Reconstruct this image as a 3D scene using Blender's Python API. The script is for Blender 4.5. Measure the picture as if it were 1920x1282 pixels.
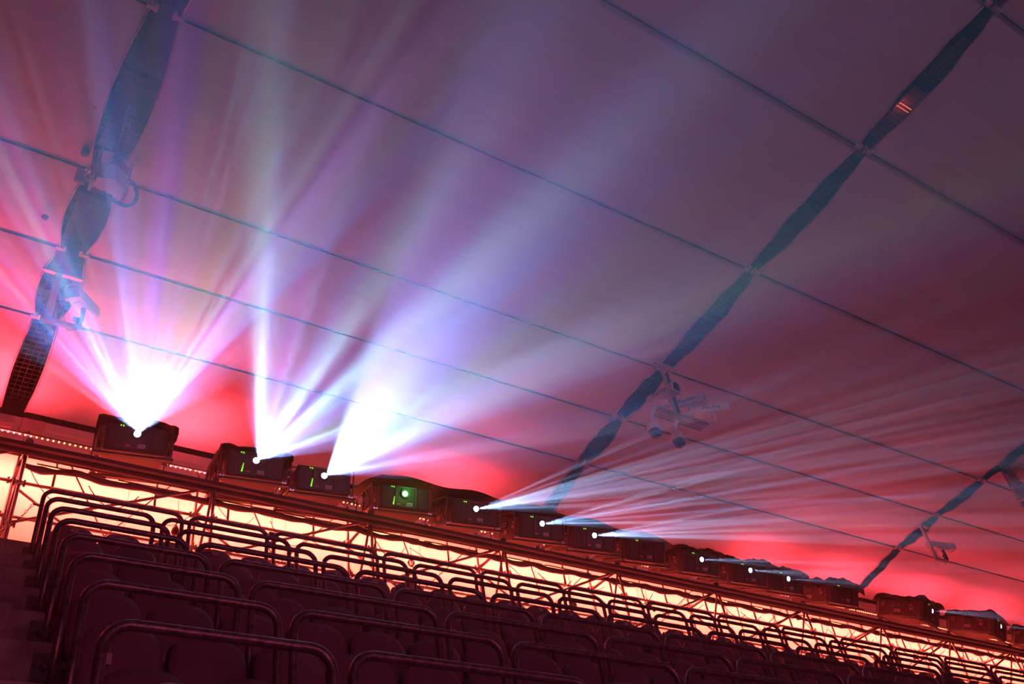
import bpy, bmesh, math, random
from mathutils import Vector, Matrix, Euler, noise
random.seed(7)
SC = bpy.context.scene
C = SC.collection
PI = math.pi
for o in list(bpy.data.objects): bpy.data.objects.remove(o)

# ------------------------------------------------------------------ camera
# camera at the origin, aimed up along the stand and rolled; the frame of axes
# comes from the vanishing points of the rows and of the posts
F = 1767.34
def _axes():
    a = Vector((4000-960, -(1650-641), F)); b = Vector((600-960, -(-1370-641), F))
    X = a.normalized(); Z = b.normalized(); Y = -(Z.cross(X))
    return X, Y.normalized(), Z
AX, AY, AZ = _axes()
cam_d = bpy.data.cameras.new('camera'); cam = bpy.data.objects.new('camera', cam_d); C.objects.link(cam)
cam_d.sensor_width = 36; cam_d.lens = F/1920*36; cam_d.clip_start = 0.05; cam_d.clip_end = 400
right = Vector((AX[0], AY[0], AZ[0])); up = Vector((AX[1], AY[1], AZ[1])); fwd = Vector((AX[2], AY[2], AZ[2]))
R3 = Matrix((right, up, -fwd)).transposed()
cam.matrix_world = R3.to_4x4()
SC.camera = cam
def pix(p):
    p = Vector(p); z = p.dot(fwd)
    if z <= 0.1: return None
    return (960+F*p.dot(right)/z, 641-F*p.dot(up)/z)
def vis(p, m=60):
    q = pix(p)
    return q is not None and -m < q[0] < 1920+m and -m < q[1] < 1282+m

# ------------------------------------------------------------------ world: night outside, thin haze in the air
W = bpy.data.worlds.new('world'); SC.world = W; W.use_nodes = True
wn = W.node_tree.nodes; wl = W.node_tree.links
wn['Background'].inputs[0].default_value = (0.10, 0.06, 0.12, 1); wn['Background'].inputs[1].default_value = 0.05
HAZE = 0.010
vs = wn.new('ShaderNodeVolumeScatter'); vs.inputs['Color'].default_value = (1, 1, 1, 1)
vs.inputs['Density'].default_value = HAZE; vs.inputs['Anisotropy'].default_value = 0.8
wl.new(vs.outputs[0], wn['World Output'].inputs['Volume'])
SC.view_settings.view_transform = 'Standard'; SC.view_settings.look = 'None'
SC.view_settings.exposure = 0.0; SC.view_settings.gamma = 1.0; SC.view_settings.use_curve_mapping = False
cy = SC.cycles
cy.use_denoising = True; cy.volume_bounces = 0; cy.max_bounces = 5; cy.diffuse_bounces = 3; cy.glossy_bounces = 2
cy.transparent_max_bounces = 8; cy.use_light_tree = True
cy.sample_clamp_direct = 0; cy.sample_clamp_indirect = 4
cy.caustics_reflective = False; cy.caustics_refractive = False

# ------------------------------------------------------------------ lights of the place, and added fill
def area(name, loc, aim, sx, sy, watt, col, spread=180):
    l = bpy.data.lights.new(name, 'AREA'); l.shape = 'RECTANGLE'; l.size = sx; l.size_y = sy
    l.energy = watt; l.color = col; l.spread = math.radians(spread)
    o = bpy.data.objects.new(name, l); C.objects.link(o); o.location = loc
    z = -Vector(aim).normalized(); x = Vector((1, 0, 0)); x = (x - z*x.dot(z)).normalized(); y = z.cross(x)
    o.rotation_euler = Matrix((x, y, z)).transposed().to_euler()
    return o
RED = (1.0, 0.078, 0.05); CRIMSON = (1.0, 0.045, 0.075)
PLAT_Z = 7.95; YP = 11.5; YR = 12.33; BAY = 2.5; PX0 = 1.08
YW = 13.3
# red light of the led strips under the deck, washing the back wall
for i in range(7):
    area('deck_wash_light', (-2.0+5.4*i+2.7, 12.70, 8.84), (0, 0.5, -0.85), 5.3, 0.06, 640, RED)
# red uplights behind the projectors, washing the foot of the roof
for i, (x, w, s) in enumerate([(0.0, 2.4, 85), (3.3, 1.2, 46), (8.4, 1.2, 24), (12.6, 2.0, 2), (16.8, 1.6, 18), (19.6, 2.0, 30), (22.6, 2.2, 30), (25.6, 2.2, 30), (29.5, 3.5, 30)]):
    area('roof_wash_light', (x, 12.9, 8.75), (0.0, -0.55, 1.0), w, 0.10, s*1.25, CRIMSON, 110)
# added fill lamps out of view, standing in for bounce from the hall
area('hall_fill_light', (8, -16, 2), (0.05, 1, -0.02), 26, 8, 60, (0.9, 0.20, 0.5), 70)
area('hall_fill_light', (12, -8, -1), (-0.05, 1, 0.05), 30, 5, 165, (1.0, 0.12, 0.27), 60)
area('hall_fill_light', (10, -20, 8.0), (0.0, 1, 0.10), 12, 2, 42, (1.0, 0.34, 0.6), 26)  # added to brighten the hanging cameras against the roof
# red light of the led strips under the deck, spilling forward over the rows
for i in range(4): area('deck_spill_light', (2.5+7*i, 11.75, 7.70), (0, -1, -0.75), 6.9, 0.05, 26, (1.0, .05, .055), 150)

# projector beams: (lens x, yaw, down tilt, half width, half height of the picture, watt, seed)
BEAMS = [(2.40, -14, 14, .33, .21, 1.6, 1), (4.14, -3, 15, .35, .22, 1.3, 2), (5.24, 3, 17, .40, .22, 1.9, 3),
         (8.00, 4, 26, .28,   .065, 1.9, 5), (9.37, 7, 26, .32, .065, 1.8, 6), (10.54, 1, 28, .26, .065, 1.7, 7),
         (13.20, 13, 28, .20, .06, 1.5, 9), (14.54, 16, 28, .20, .06, 1.5, 10), (15.66, 16, 28, .14, .06, 1.4, 11),
         (20.48, 13, 28, .20, .06, 1.2, 13), (23.23, 18, 28, .14, .06, 1.2, 14)]
TILT = {1: 15, 2: 15, 3: 15, 4: 15}
def tilt_of(i): return math.radians(TILT.get(i, 24 if i < 13 else 27))
def proj_matrix(i, x, yaw): return Matrix.Translation((x*.989, 11.32, 8.06)) @ Matrix.Rotation(math.radians(yaw), 4, 'Z') @ Matrix.Rotation(tilt_of(i), 4, 'X')
BEAM_W = 10500
def beam(x, yaw, tilt, hu, hv, k, seed):
    l = bpy.data.lights.new('projector_beam', 'SPOT'); l.energy = BEAM_W*k; l.shadow_soft_size = 0.012
    l.spot_size = 2*math.atan(math.hypot(hu, hv))*1.12; l.spot_blend = 0.0
    o = bpy.data.objects.new('projector_beam', l); C.objects.link(o)
    y = math.radians(yaw); t = math.radians(tilt)
    fw = Vector((math.sin(y)*math.cos(t), -math.cos(y)*math.cos(t), -math.sin(t)))
    z = -fw; xx = Vector((0, 0, 1)).cross(z).normalized(); yy = z.cross(xx)
    o.rotation_euler = Matrix((xx, yy, z)).transposed().to_euler(); o.location = proj_matrix(seed, x, 0) @ Vector((0, -.03, .29)) + fw*0.03
    l.use_nodes = True; nt = l.node_tree; N = nt.nodes; K = nt.links
    em = N['Emission']; tc = N.new('ShaderNodeTexCoord'); sp = N.new('ShaderNodeSeparateXYZ'); K.new(tc.outputs['Normal'], sp.inputs[0])
    def M(op, a, b=None, c=None, clamp=False):
        n = N.new('ShaderNodeMath'); n.operation = op; n.use_clamp = clamp
        for i, v in enumerate((a, b, c)):
            if v is None: continue
            if isinstance(v, (int, float)): n.inputs[i].default_value = v
            else: K.new(v, n.inputs[i])
        return n.outputs[0]
    az = M('ABSOLUTE', sp.outputs[2])
    u = M('DIVIDE', sp.outputs[0], az); v = M('DIVIDE', sp.outputs[1], az)
    def edge(c, h, soft):
        return M('MULTIPLY_ADD', M('ABSOLUTE', c), -1/soft, h/soft, True)
    mask = M('MULTIPLY', edge(u, hu, 0.045), edge(v, hv, 0.02))
    # streak pattern standing in for moving picture content over a long exposure
    # an invented picture of rays spreading from a point below it (or beside it, on the low wide pictures)
    # each point lies towards the camera, shaped so the haze shows sharp streaks
    cu, cv = {1: (0.0, -.41), 2: (.22, -.41), 3: (.31, -.37), 5: (.68, -.22), 6: (.8, -.23), 7: (.8, -.2), 9: (1.4, -.33), 10: (1.6, -.4), 11: (1.87, -.45)}.get(seed, (2.3, -.46))
    ang = M('ARCTAN2', M('SUBTRACT', u, cu), M('SUBTRACT', v, cv)) if seed < 4 else M('ARCTAN2', M('SUBTRACT', v, cv), M('SUBTRACT', cu, u))
    rad = M('SQRT', M('ADD', M('POWER', M('ABSOLUTE', M('SUBTRACT', u, cu)), 2.0), M('POWER', M('ABSOLUTE', M('SUBTRACT', v, cv)), 2.0)))
    def nz(sa, sr, det, off):
        c = N.new('ShaderNodeCombineXYZ'); K.new(M('MULTIPLY', ang, sa), c.inputs[0]); K.new(M('MULTIPLY', rad, sr), c.inputs[1]); c.inputs[2].default_value = seed*3.7+off
        n = N.new('ShaderNodeTexNoise'); n.noise_dimensions = '3D'; n.inputs['Scale'].default_value = 1.0
        n.inputs['Detail'].default_value = det; n.inputs['Roughness'].default_value = 0.6
        K.new(c.outputs[0], n.inputs['Vector']); return n.outputs[0]
    def ramp(src, els, mode='EASE'):
        r = N.new('ShaderNodeValToRGB'); r.color_ramp.interpolation = mode; e = r.color_ramp.elements
        while len(e) > 1: e.remove(e[-1])
        e[0].position = els[0][0]; e[0].color = tuple(els[0][1])+(1,)
        for p, c in els[1:]:
            q = e.new(p); q.color = tuple(c)+(1,)
        K.new(src, r.inputs[0]); return r.outputs[0]
    g = 1.0 if seed < 4 else 7.0
    lo = .26 if seed < 4 else .02
    coarse = ramp(nz(5*g, 2, 1, 0), [(0.40, (lo,)*3), (0.50, (.5,)*3), (0.60, (1,)*3)], 'LINEAR')
    fine = ramp(nz(36*g, 3, 3, 40), [(0.36, (lo,)*3), (0.50, (.5,)*3), (0.66, (1,)*3)], 'LINEAR')
    if seed < 4: pal = [(0.32, (.06, .17, 1.0)), (0.42, (.26, .50, 1.0)), (0.49, (.50, .32, .95)), (0.55, (.12, .27, 1.0)), (0.64, (.42, .82, 1.0))]
    else: pal = [(0.30, (.12, .35, 1.0)), (0.45, (.25, .62, 1.0)), (0.52, (.75, .55, 1.0)), (0.60, (.2, .45, 1.0)), (0.70, (.5, .85, 1.0))]
    hue = ramp(nz(8*g, 2, 1, 80), pal)
    base = M('MULTIPLY_ADD', M('MULTIPLY', coarse, fine), 3.6, 0.05)
    st = M('MULTIPLY', mask, base)
    K.new(hue, em.inputs['Color']); K.new(st, em.inputs['Strength'])
    return o
for b in BEAMS: beam(*b)
# green light in the fourth projector's lens
lg = bpy.data.lights.new('green_lens_light', 'POINT'); lg.energy = 2.5; lg.color = (0.1, 1, 0.15); lg.shadow_soft_size = 0.02
og = bpy.data.objects.new('green_lens_light', lg); C.objects.link(og); og.location = (6.59, 11.12, 8.33)

# ------------------------------------------------------------------ materials
MATS = {}
def mat(name, col, rough=0.6, metal=0.0, emit=None, estr=0.0, nscale=None, namt=0.0, bump=0.0, spec=None, trans=0.0, stretch=None):
    m = bpy.data.materials.new(name); m.use_nodes = True; nt = m.node_tree; N = nt.nodes; K = nt.links
    b = N['Principled BSDF']; b.inputs['Base Color'].default_value = tuple(col)+(1,)
    b.inputs['Roughness'].default_value = rough; b.inputs['Metallic'].default_value = metal
    if spec is not None: b.inputs['Specular IOR Level'].default_value = spec
    if emit: b.inputs['Emission Color'].default_value = tuple(emit)+(1,); b.inputs['Emission Strength'].default_value = estr
    if trans: b.inputs['Transmission Weight'].default_value = trans
    if nscale:
        tc = N.new('ShaderNodeTexCoord'); mp = N.new('ShaderNodeMapping'); K.new(tc.outputs['Object'], mp.inputs[0])
        if stretch: mp.inputs['Scale'].default_value = stretch
        n = N.new('ShaderNodeTexNoise'); n.inputs['Scale'].default_value = nscale; n.inputs['Detail'].default_value = 6; K.new(mp.outputs[0], n.inputs['Vector'])
        if namt:
            r = N.new('ShaderNodeValToRGB'); r.color_ramp.elements[0].position = 0.3; r.color_ramp.elements[1].position = 0.7
            r.color_ramp.elements[0].color = tuple(c*(1-namt) for c in col)+(1,); r.color_ramp.elements[1].color = tuple(min(1, c*(1+namt*.4)) for c in col)+(1,)
            K.new(n.outputs[0], r.inputs[0]); K.new(r.outputs[0], b.inputs['Base Color'])
        if bump:
            bp = N.new('ShaderNodeBump'); bp.inputs['Strength'].default_value = bump; bp.inputs['Distance'].default_value = 0.02
            K.new(n.outputs[0], bp.inputs['Height']); K.new(bp.outputs[0], b.inputs['Normal'])
    MATS[name] = m; return m
mat('concrete', (.38, .31, .30), .85, nscale=5, namt=.45, bump=.25)
mat('wall_paint', (.78, .70, .66), .8, nscale=7, namt=.06, bump=.15)
mat('membrane', (.74, .72, .72), .62, nscale=1.6, namt=.05, bump=.35, stretch=(.35, 3.0, 1))
mat('membrane_hem', (.62, .55, .56), .6)
mat('black_cable', (.02, .02, .025), .5)
mat('net_wire', (.07, .065, .075), .5, .3)
mat('roof_steel', (.05, .045, .045), .6, nscale=3, namt=.3)
mat('dark_steel', (.035, .035, .04), .5, .4)
mat('frame_steel', (.22, .20, .22), .35, .7)
mat('brown_plate', (.85, .66, .55), .6, nscale=4, namt=.3)
mat('galvanised', (.42, .38, .38), .38, .75, nscale=40, namt=.3, bump=.08)
mat('rail_steel', (.21, .16, .18), .36, .6, nscale=30, namt=.5, bump=.15)
mat('seat_plastic', (.17, .08, .125), .30, spec=.45)
mat('seat_back_plastic', (.05, .035, .05), .42)
mat('seat_bracket', (.09, .07, .08), .5, .3)
mat('plate_pale', (.42, .36, .38), .5)
mat('sticker_buff', (.85, .55, .42), .5)
mat('ink', (.02, .02, .02), .6)
mat('proj_body', (.030, .030, .036), .5)
mat('proj_bezel', (.055, .055, .065), .42)
mat('proj_side', (.075, .035, .04), .5)
mat('vent_black', (.010, .010, .012), .6)
mat('lens_barrel', (.03, .03, .035), .3, .5)
mat('glass_dark', (.03, .06, .06), .06, spec=.9)
mat('glass_lit', (1, 1, 1), .2, emit=(.75, .85, 1.0), estr=14)
mat('glass_green', (.2, 1, .3), .2, emit=(.10, 1.0, .08), estr=20)
mat('led_green', (.2, 1, .1), .4, emit=(.28, 1.0, .04), estr=1.6)
mat('sticker_white', (.85, .78, .82), .5)
mat('sticker_orange', (.9, .20, .05), .5)
mat('sticker_pink', (.9, .08, .45), .5)
mat('tarp', (.022, .020, .024), .42, nscale=9, bump=.5)
mat('chrome', (.8, .8, .82), .15, 1.0)
mat('deck', (.02, .018, .02), .6, nscale=8, namt=.4, stretch=(.3, 2, 1))
mat('led_red', (1, .3, .2), .4, emit=(1.0, .16, .06), estr=12)
mat('dim_red_glow', (1, .3, .2), .4, emit=(1.0, .12, .06), estr=2)
mat('white_paint', (.90, .88, .90), .45)
mat('grey_paint', (.40, .38, .42), .5)
mat('dome_black', (.012, .010, .014), .08, spec=.8)
mat('blue_strap', (.05, .08, .45), .6)
mat('wall_box', (.45, .33, .33), .7)
mat('digit_paint', (.40, .28, .26), .8)

# ------------------------------------------------------------------ mesh helpers
def B(): return bmesh.new()
def box(bm, x0, x1, y0, y1, z0, z1, M=None):
    vs_ = [Vector((x, y, z)) for x in (x0, x1) for y in (y0, y1) for z in (z0, z1)]
    if M is not None: vs_ = [M @ v for v in vs_]
    v = [bm.verts.new(p) for p in vs_]
    for f in ((0, 1, 3, 2), (4, 6, 7, 5), (0, 4, 5, 1), (2, 3, 7, 6), (0, 2, 6, 4), (1, 5, 7, 3)): bm.faces.new([v[i] for i in f])
    return v
def bev(bm, w, seg=2):
    bmesh.ops.bevel(bm, geom=bm.edges[:], offset=w, segments=seg, affect='EDGES', profile=0.5)
def tube(bm, pts, r, n=8, caps=True):
    pts = [Vector(p) for p in pts]; rings = []
    t0 = (pts[1]-pts[0]).normalized()
    a = Vector((0, 0, 1)) if abs(t0.z) < .9 else Vector((1, 0, 0))
    nrm = (a - t0*a.dot(t0)).normalized()
    for i, p in enumerate(pts):
        if i == 0: t = t0
        elif i == len(pts)-1: t = (pts[-1]-pts[-2]).normalized()
        else: t = ((pts[i+1]-p).normalized()+(p-pts[i-1]).normalized()).normalized()
        nrm = (nrm - t*nrm.dot(t)).normalized(); bn = t.cross(nrm)
        rr = r[i] if isinstance(r, (list, tuple)) else r
        rings.append([bm.verts.new(p+(nrm*math.cos(2*PI*k/n)+bn*math.sin(2*PI*k/n))*rr) for k in range(n)])
    for i in range(len(rings)-1):
        for k in range(n):
            f = bm.faces.new((rings[i][k], rings[i][(k+1) % n], rings[i+1][(k+1) % n], rings[i+1][k])); f.smooth = True
    if caps:
        bm.faces.new(rings[0][::-1]); bm.faces.new(rings[-1])
def lathe(bm, prof, n=16, M=None, cap=True):
    rings = []
    for r, z in prof:
        ring = []
        for k in range(n):
            p = Vector((r*math.cos(2*PI*k/n), r*math.sin(2*PI*k/n), z))
            ring.append(bm.verts.new(M @ p if M is not None else p))
        rings.append(ring)
    for i in range(len(rings)-1):
        for k in range(n):
            f = bm.faces.new((rings[i][k], rings[i][(k+1) % n], rings[i+1][(k+1) % n], rings[i+1][k])); f.smooth = True
    if cap:
        bm.faces.new(rings[0][::-1]); bm.faces.new(rings[-1])
def me(name, bm):
    bmesh.ops.recalc_face_normals(bm, faces=bm.faces[:])
    m = bpy.data.meshes.new(name); bm.to_mesh(m); bm.free(); return m
def link(name, mesh, m=None, parent=None, loc=None, rot=None):
    o = bpy.data.objects.new(name, mesh); C.objects.link(o)
    if m and not mesh.materials: mesh.materials.append(MATS[m])
    if parent is not None: o.parent = parent
    if loc is not None: o.location = loc
    if rot is not None: o.rotation_euler = rot
    return o
def obj(name, bm, m, parent=None, loc=None, rot=None): return link(name, me(name, bm), m, parent, loc, rot)
def tag(o, label, cat, group=None):
    o['label'] = label; o['category'] = cat
    if group: o['group'] = group
    return o
def empty(name, label, cat, loc=(0, 0, 0), rz=0, group=None):
    o = bpy.data.objects.new(name, None); C.objects.link(o); o.location = loc; o.rotation_euler = (0, 0, rz); o.empty_display_size = .1
    return tag(o, label, cat, group)
def struct(o): o['kind'] = 'structure'; return o
def copy_tree(root):
    r = root.copy(); C.objects.link(r)
    for ch in list(root.children):
        c = ch.copy(); C.objects.link(c); c.parent = r
        for g in list(ch.children):
            d = g.copy(); C.objects.link(d); d.parent = c
    return r
def text_mesh(s, size, extrude=0.001):
    cu = bpy.data.curves.new('t', 'FONT'); cu.body = s; cu.size = size; cu.extrude = extrude; cu.align_x = 'CENTER'; cu.align_y = 'CENTER'; cu.resolution_u = 2
    o = bpy.data.objects.new('t', cu); C.objects.link(o)
    dg = bpy.context.evaluated_depsgraph_get(); dg.update()
    m = bpy.data.meshes.new_from_object(o.evaluated_get(dg)); bpy.data.objects.remove(o); bpy.data.curves.remove(cu)
    m.name = 'lettering'; return m
ORD = ['', 'first', 'second', 'third', 'fourth', 'fifth', 'sixth', 'seventh', 'eighth', 'ninth', 'tenth', 'eleventh', 'twelfth', 'thirteenth', 'fourteenth', 'fifteenth', 'sixteenth']
def ordn(n):
    if n < len(ORD): return ORD[n]
    return str(n)+('th' if 10 <= n % 100 <= 20 else {1: 'st', 2: 'nd', 3: 'rd'}.get(n % 10, 'th'))

# ------------------------------------------------------------------ the stand
DY, DZ = .807, .594
def Yk(k): return 3.73+DY*(k-1)
def Zk(k): return 1.84+DZ*(k-1)
def Fk(k): return Zk(k)-.80
KT = 9
XL, XR = -7.0, 46.0
fl = B(); v = []
prof = []
for k in range(-9, KT+1):
    prof += [(Yk(k)-.05, Fk(k-1)), (Yk(k)-.05, Fk(k))]
prof.append((YW+.3, Fk(KT)))
for x in (XL, XR): v.append([fl.verts.new((x, y, z)) for y, z in prof])
for i in range(len(prof)-1): fl.faces.new((v[0][i], v[1][i], v[1][i+1], v[0][i+1]))
floor = struct(obj('floor', fl, 'concrete'))
def aisle_x(k): return 1.10-.052*(8-k)          # right edge of the stair beside row k
# two step blocks in front of every terrace edge of the aisle
for k in range(-1, KT+1):
    xr = aisle_x(k)-.16
    b = B(); box(b, -1.2, xr, Yk(k)-.05-.50, Yk(k)-.05, Fk(k-1), Fk(k-1)+.198); bev(b, .012, 1); obj('step_block', b, 'concrete', floor)
    b = B(); box(b, -1.2, xr-.06, Yk(k)-.05-.24, Yk(k)-.05, Fk(k-1)+.198, Fk(k-1)+.396); bev(b, .012, 1); obj('step_block', b, 'concrete', floor)
    # bolted plate beside the stair on the riser
    b = B(); x0 = aisle_x(k)+.06
    pts = [(-.07, -.09), (.05, -.09), (.08, -.05), (.08, .05), (.05, .09), (-.07, .09)]
    f1 = [b.verts.new((x0+p[0], Yk(k)-.062, Fk(k)-.16+p[1])) for p in pts]; f2 = [b.verts.new((x0+p[0], Yk(k)-.05, Fk(k)-.16+p[1])) for p in pts]
    b.faces.new(f1); b.faces.new(f2[::-1])
    for i in range(6): b.faces.new((f1[i], f2[i], f2[(i+1) % 6], f1[(i+1) % 6]))
    lathe(b, [(.028, 0), (.028, .012), (.014, .014), (.014, .026)], 8, Matrix.Translation((x0, Yk(k)-.062, Fk(k)-.16)) @ Matrix.Rotation(PI/2, 4, 'X'))
    obj('bolted_plate', b, 'rail_steel', floor)
# back wall
b = B(); box(b, XL, XR, YW, YW+.3, Fk(KT)-.5, 9.66); wall = struct(obj('wall_back', b, 'wall_paint'))
b = B(); box(b, XL, XR, YW-.05, YW+.02, 9.50, 9.66); bev(b, .01, 1); obj('wall_coping', b, 'wall_paint', wall)
for i in range(18):
    b = B(); x = -5+2.6*i; box(b, x, x+.008, YW-.004, YW+.01, Fk(KT), 9.5); obj('wall_joint', b, 'wall_box', wall)

# tip-up seats ------------------------------------------------------
def shell(bm, w, z0, z1, ybase, bulge, wing, th, rt, rb, lean=0.0, lip=0.0, nu=14, nv=12):
    """curved panel facing -Y; bulge bends it in height, wing in width"""
    def P(s, t, back):
        q = 2*t-1; p = 3.9 if q > 0 else 5
        m = max(abs(s), abs(q)); k = m/((abs(s)**p+abs(q)**p)**(1/p)) if m > 0 else 1
        s2 = s*k; q2 = q*k; t2 = (q2+1)/2
        x = s2*w/2*(1-.05*(1-t2)); z = z0+(z1-z0)*t2 - (.035*s2*s2 if q > 0 else 0)*q2 if q > 0 else z0+(z1-z0)*t2
        y = ybase + bulge*math.sin(PI*t2) + wing*abs(s2)**2.2 + lean*(t2-.5)
        if lip and t2 < .12: y += lip*(1-t2/.12)**2
        return Vector((x, y+(th if back else 0), z))
    G = []
    for back in (0, 1):
        G.append([[bm.verts.new(P(-1+2*i/nu, j/nv, back)) for i in range(nu+1)] for j in range(nv+1)])
    for g in G:
        for j in range(nv):
            for i in range(nu):
                f = bm.faces.new((g[j][i], g[j][i+1], g[j+1][i+1], g[j+1][i])); f.smooth = True
    rim = [(0, i) for i in range(nu)]+[(j, nu) for j in range(nv)]+[(nv, i) for i in range(nu, 0, -1)]+[(j, 0) for j in range(nv, 0, -1)]
    for a, c in zip(rim, rim[1:]+rim[:1]):
        f = bm.faces.new((G[0][a[0]][a[1]], G[0][c[0]][c[1]], G[1][c[0]][c[1]], G[1][a[0]][a[1]])); f.smooth = True
    return P
def seat_proto():
    root = bpy.data.objects.new('stadium_seat', None); root.empty_display_size = .1
    b = B(); shell(b, .452, .40, .87, -.03, -.028, .045, .022, .30, .35, lean=.02, lip=.05); pan = me('seat_pan', b)
    b = B(); shell(b, .47, .46, .88, .10, .01, -.075, .014, .34, .3, lean=.05); back = me('backrest', b)
    b = B(); box(b, -.03, .03, -.02, .13, .22, .42); box(b, -.20, .20, .01, .05, .36, .40)
    pts = [(-.13, .42), (.13, .42), (.09, .30), (-.09, .30)]
    f1 = [b.verts.new((p[0], -.035, p[1])) for p in pts]; f2 = [b.verts.new((p[0]*.7, .08, p[1]-.02)) for p in pts]
    b.faces.new(f1); b.faces.new(f2[::-1])
    for i in range(4): b.faces.new((f1[i], f2[i], f2[(i+1) % 4], f1[(i+1) % 4]))
    br = me('bracket', b)
    b = B(); box(b, -.04, .04, .12, .21, .22, .30); box(b, -.05, .05, .19, .205, .16, .36); mt = me('wall_mount', b)
    b = B()
    lathe(b, [(.030, 0), (.030, .004)], 14, Matrix.Translation((0, -.043, .805)) @ Matrix.Rotation(PI/2-.05, 4, 'X') @ Matrix.Scale(1.35, 4, (1, 0, 0)) @ Matrix.Scale(.8, 4, (0, 1, 0)))
    pl = me('number_plate', b)
    return pan, back, br, mt, pl
S_pan, S_back, S_br, S_mt, S_pl = seat_proto()
for m_, n_ in ((S_pan, 'seat_plastic'), (S_back, 'seat_back_plastic'), (S_br, 'seat_bracket'), (S_mt, 'seat_bracket'), (S_pl, 'plate_pale')): m_.materials.append(MATS[n_])
ROWN = {8: 'top row', 7: 'second row from the top', 6: 'third row from the top', 5: 'fourth row from the top', 4: 'fifth row from the top', 3: 'sixth row from the top', 2: 'seventh row from the top', 1: 'eighth row from the top', 0: 'ninth row from the top', -1: 'tenth row from the top'}
nseat = 0
lowered = {(7, 11), (6, 13), (7, 20)}
for k in range(8, -2, -1):
    y = Yk(k)-.25; z = Fk(k-1); x0 = 1.46-.06*(8-k); first = None
    for j in range(60):
        x = x0+.481*j
        if not (vis((x, y-.05, z+.84), 25) or vis((x-.2, y-.05, z+.84), 10)): continue
        q = pix((x, y, z+.85))
        near = q[0] < 1400
        r = bpy.data.objects.new('stadium_seat', None); C.objects.link(r); r.location = (x, y, z); r.empty_display_size = .1; r.rotation_euler = (0, 0, random.uniform(-.012, .012))
        tag(r, f"dark plastic tip-up stadium seat, {ordn(j+1)} from the aisle in the {ROWN[k]}", 'seat', 'tip-up seats of the stand')
        p = link('seat_pan', S_pan, None, r)
        if (k, j) in lowered: p.rotation_euler = (.10, 0, 0); p.location = (0, -.04, -.03)
        else: p.rotation_euler = (random.uniform(-.02, .02), 0, 0)
        link('backrest', S_back, None, r)
        if near:
            link('bracket', S_br, None, r)
        if near and k < 8: link('wall_mount', S_mt, None, r)
        if k == 8:
            link('number_plate', S_pl, None, p)
            if j < 12:
                t = text_mesh(str(14-j), .032); t.materials.append(MATS['ink'])
                o = bpy.data.objects.new('lettering', t); C.objects.link(o); o.parent = p; o.location = (0, -.0485, .805); o.rotation_euler = (PI/2-.05, 0, 0)
        nseat += 1
print('seats', nseat)
# luggage tag hanging on one seat
b = B(); box(b, -.016, .016, -.003, .003, -.06, 0); tube(b, [(0, 0, -.002), (.004, 0, .03)], .002, 4)
# paper tag on the first seat of a low row
t = obj('paper_tag', b, 'plate_pale', None, (1.46-.06*5-.08, Yk(3)-.25-.10, Fk(2)+.66)); tag(t, 'small pale paper tag stuck on the aisle seat of the sixth row from the top', 'tag')

# tube rails --------------------------------------------------------
def rail_path(L, H, rc=.11):
    pts = [(0, 0, -H), (0, 0, -H*.5), (0, 0, -rc)]
    for i in range(1, 7): a = i/6*PI/2; pts.append((rc-rc*math.cos(a), 0, -rc+rc*math.sin(a)))
    pts.append((L/2, 0, 0)); pts.append((L-rc, 0, 0))
    for i in range(1, 7): a = i/6*PI/2; pts.append((L-rc+rc*math.sin(a), 0, -rc+rc*math.cos(a)))
    pts += [(L, 0, -H*.5), (L, 0, -H)]
    return pts
rail_cache = {}
def rail_mesh(L):
    key = round(L, 2)
    if key not in rail_cache:
        b = B(); tube(b, rail_path(key, .80), .024, 12); m = me('rail', b); m.materials.append(MATS['rail_steel']); rail_cache[key] = m
    return rail_cache[key]
b = B()
box(b, -.06, .06, -.05, .05, 0, .008)
for sx in (-1, 1): lathe(b, [(.010, .008), (.010, .02)], 6, Matrix.Translation((sx*.042, 0, 0)))
S_foot = me('foot_plate', b); S_foot.materials.append(MATS['rail_steel'])
RN = {8: 'highest line of rails, above the top row of seats'}
def rown(k): return {8: 'above the top row of seats', 7: 'above the second seat row', 6: 'above the third seat row', 5: 'above the fourth seat row', 4: 'above the fifth seat row', 3: 'above the sixth seat row', 2: 'above the seventh seat row', 1: 'above the eighth seat row', 0: 'above the ninth seat row', -1: 'above the tenth seat row'}[k]
for k in range(8, -2, -1):
    a = 1.14-.052*(8-k)
    gaps = ([2.63] if k == 8 else [2.19-.055*(8-k)]) + [3.625-.055*(8-k)+1.443*i for i in range(22)]
    for j, g in enumerate(gaps):
        x0, x1 = a, g-.045; a = g+.045
        L = round(x1-x0, 2)
        if not any(vis((x0+(x1-x0)*t, Yk(k), Zk(k)), 40) for t in (0, .25, .5, .75, 1)): continue
        o = link('rail', rail_mesh(L), None, None, (x0, Yk(k), Zk(k)))
        tag(o, f"bent steel tube rail, {ordn(j+1)} from the aisle, {rown(k)}", 'rail', 'bent tube rails in front of the rows')
        if vis((x0, Yk(k), Fk(k)), 0): link('foot_plate', S_foot, None, o, (0, 0, -.80))
        if vis((x1, Yk(k), Fk(k)), 0): link('foot_plate', S_foot, None, o, (L, 0, -.80))
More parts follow.
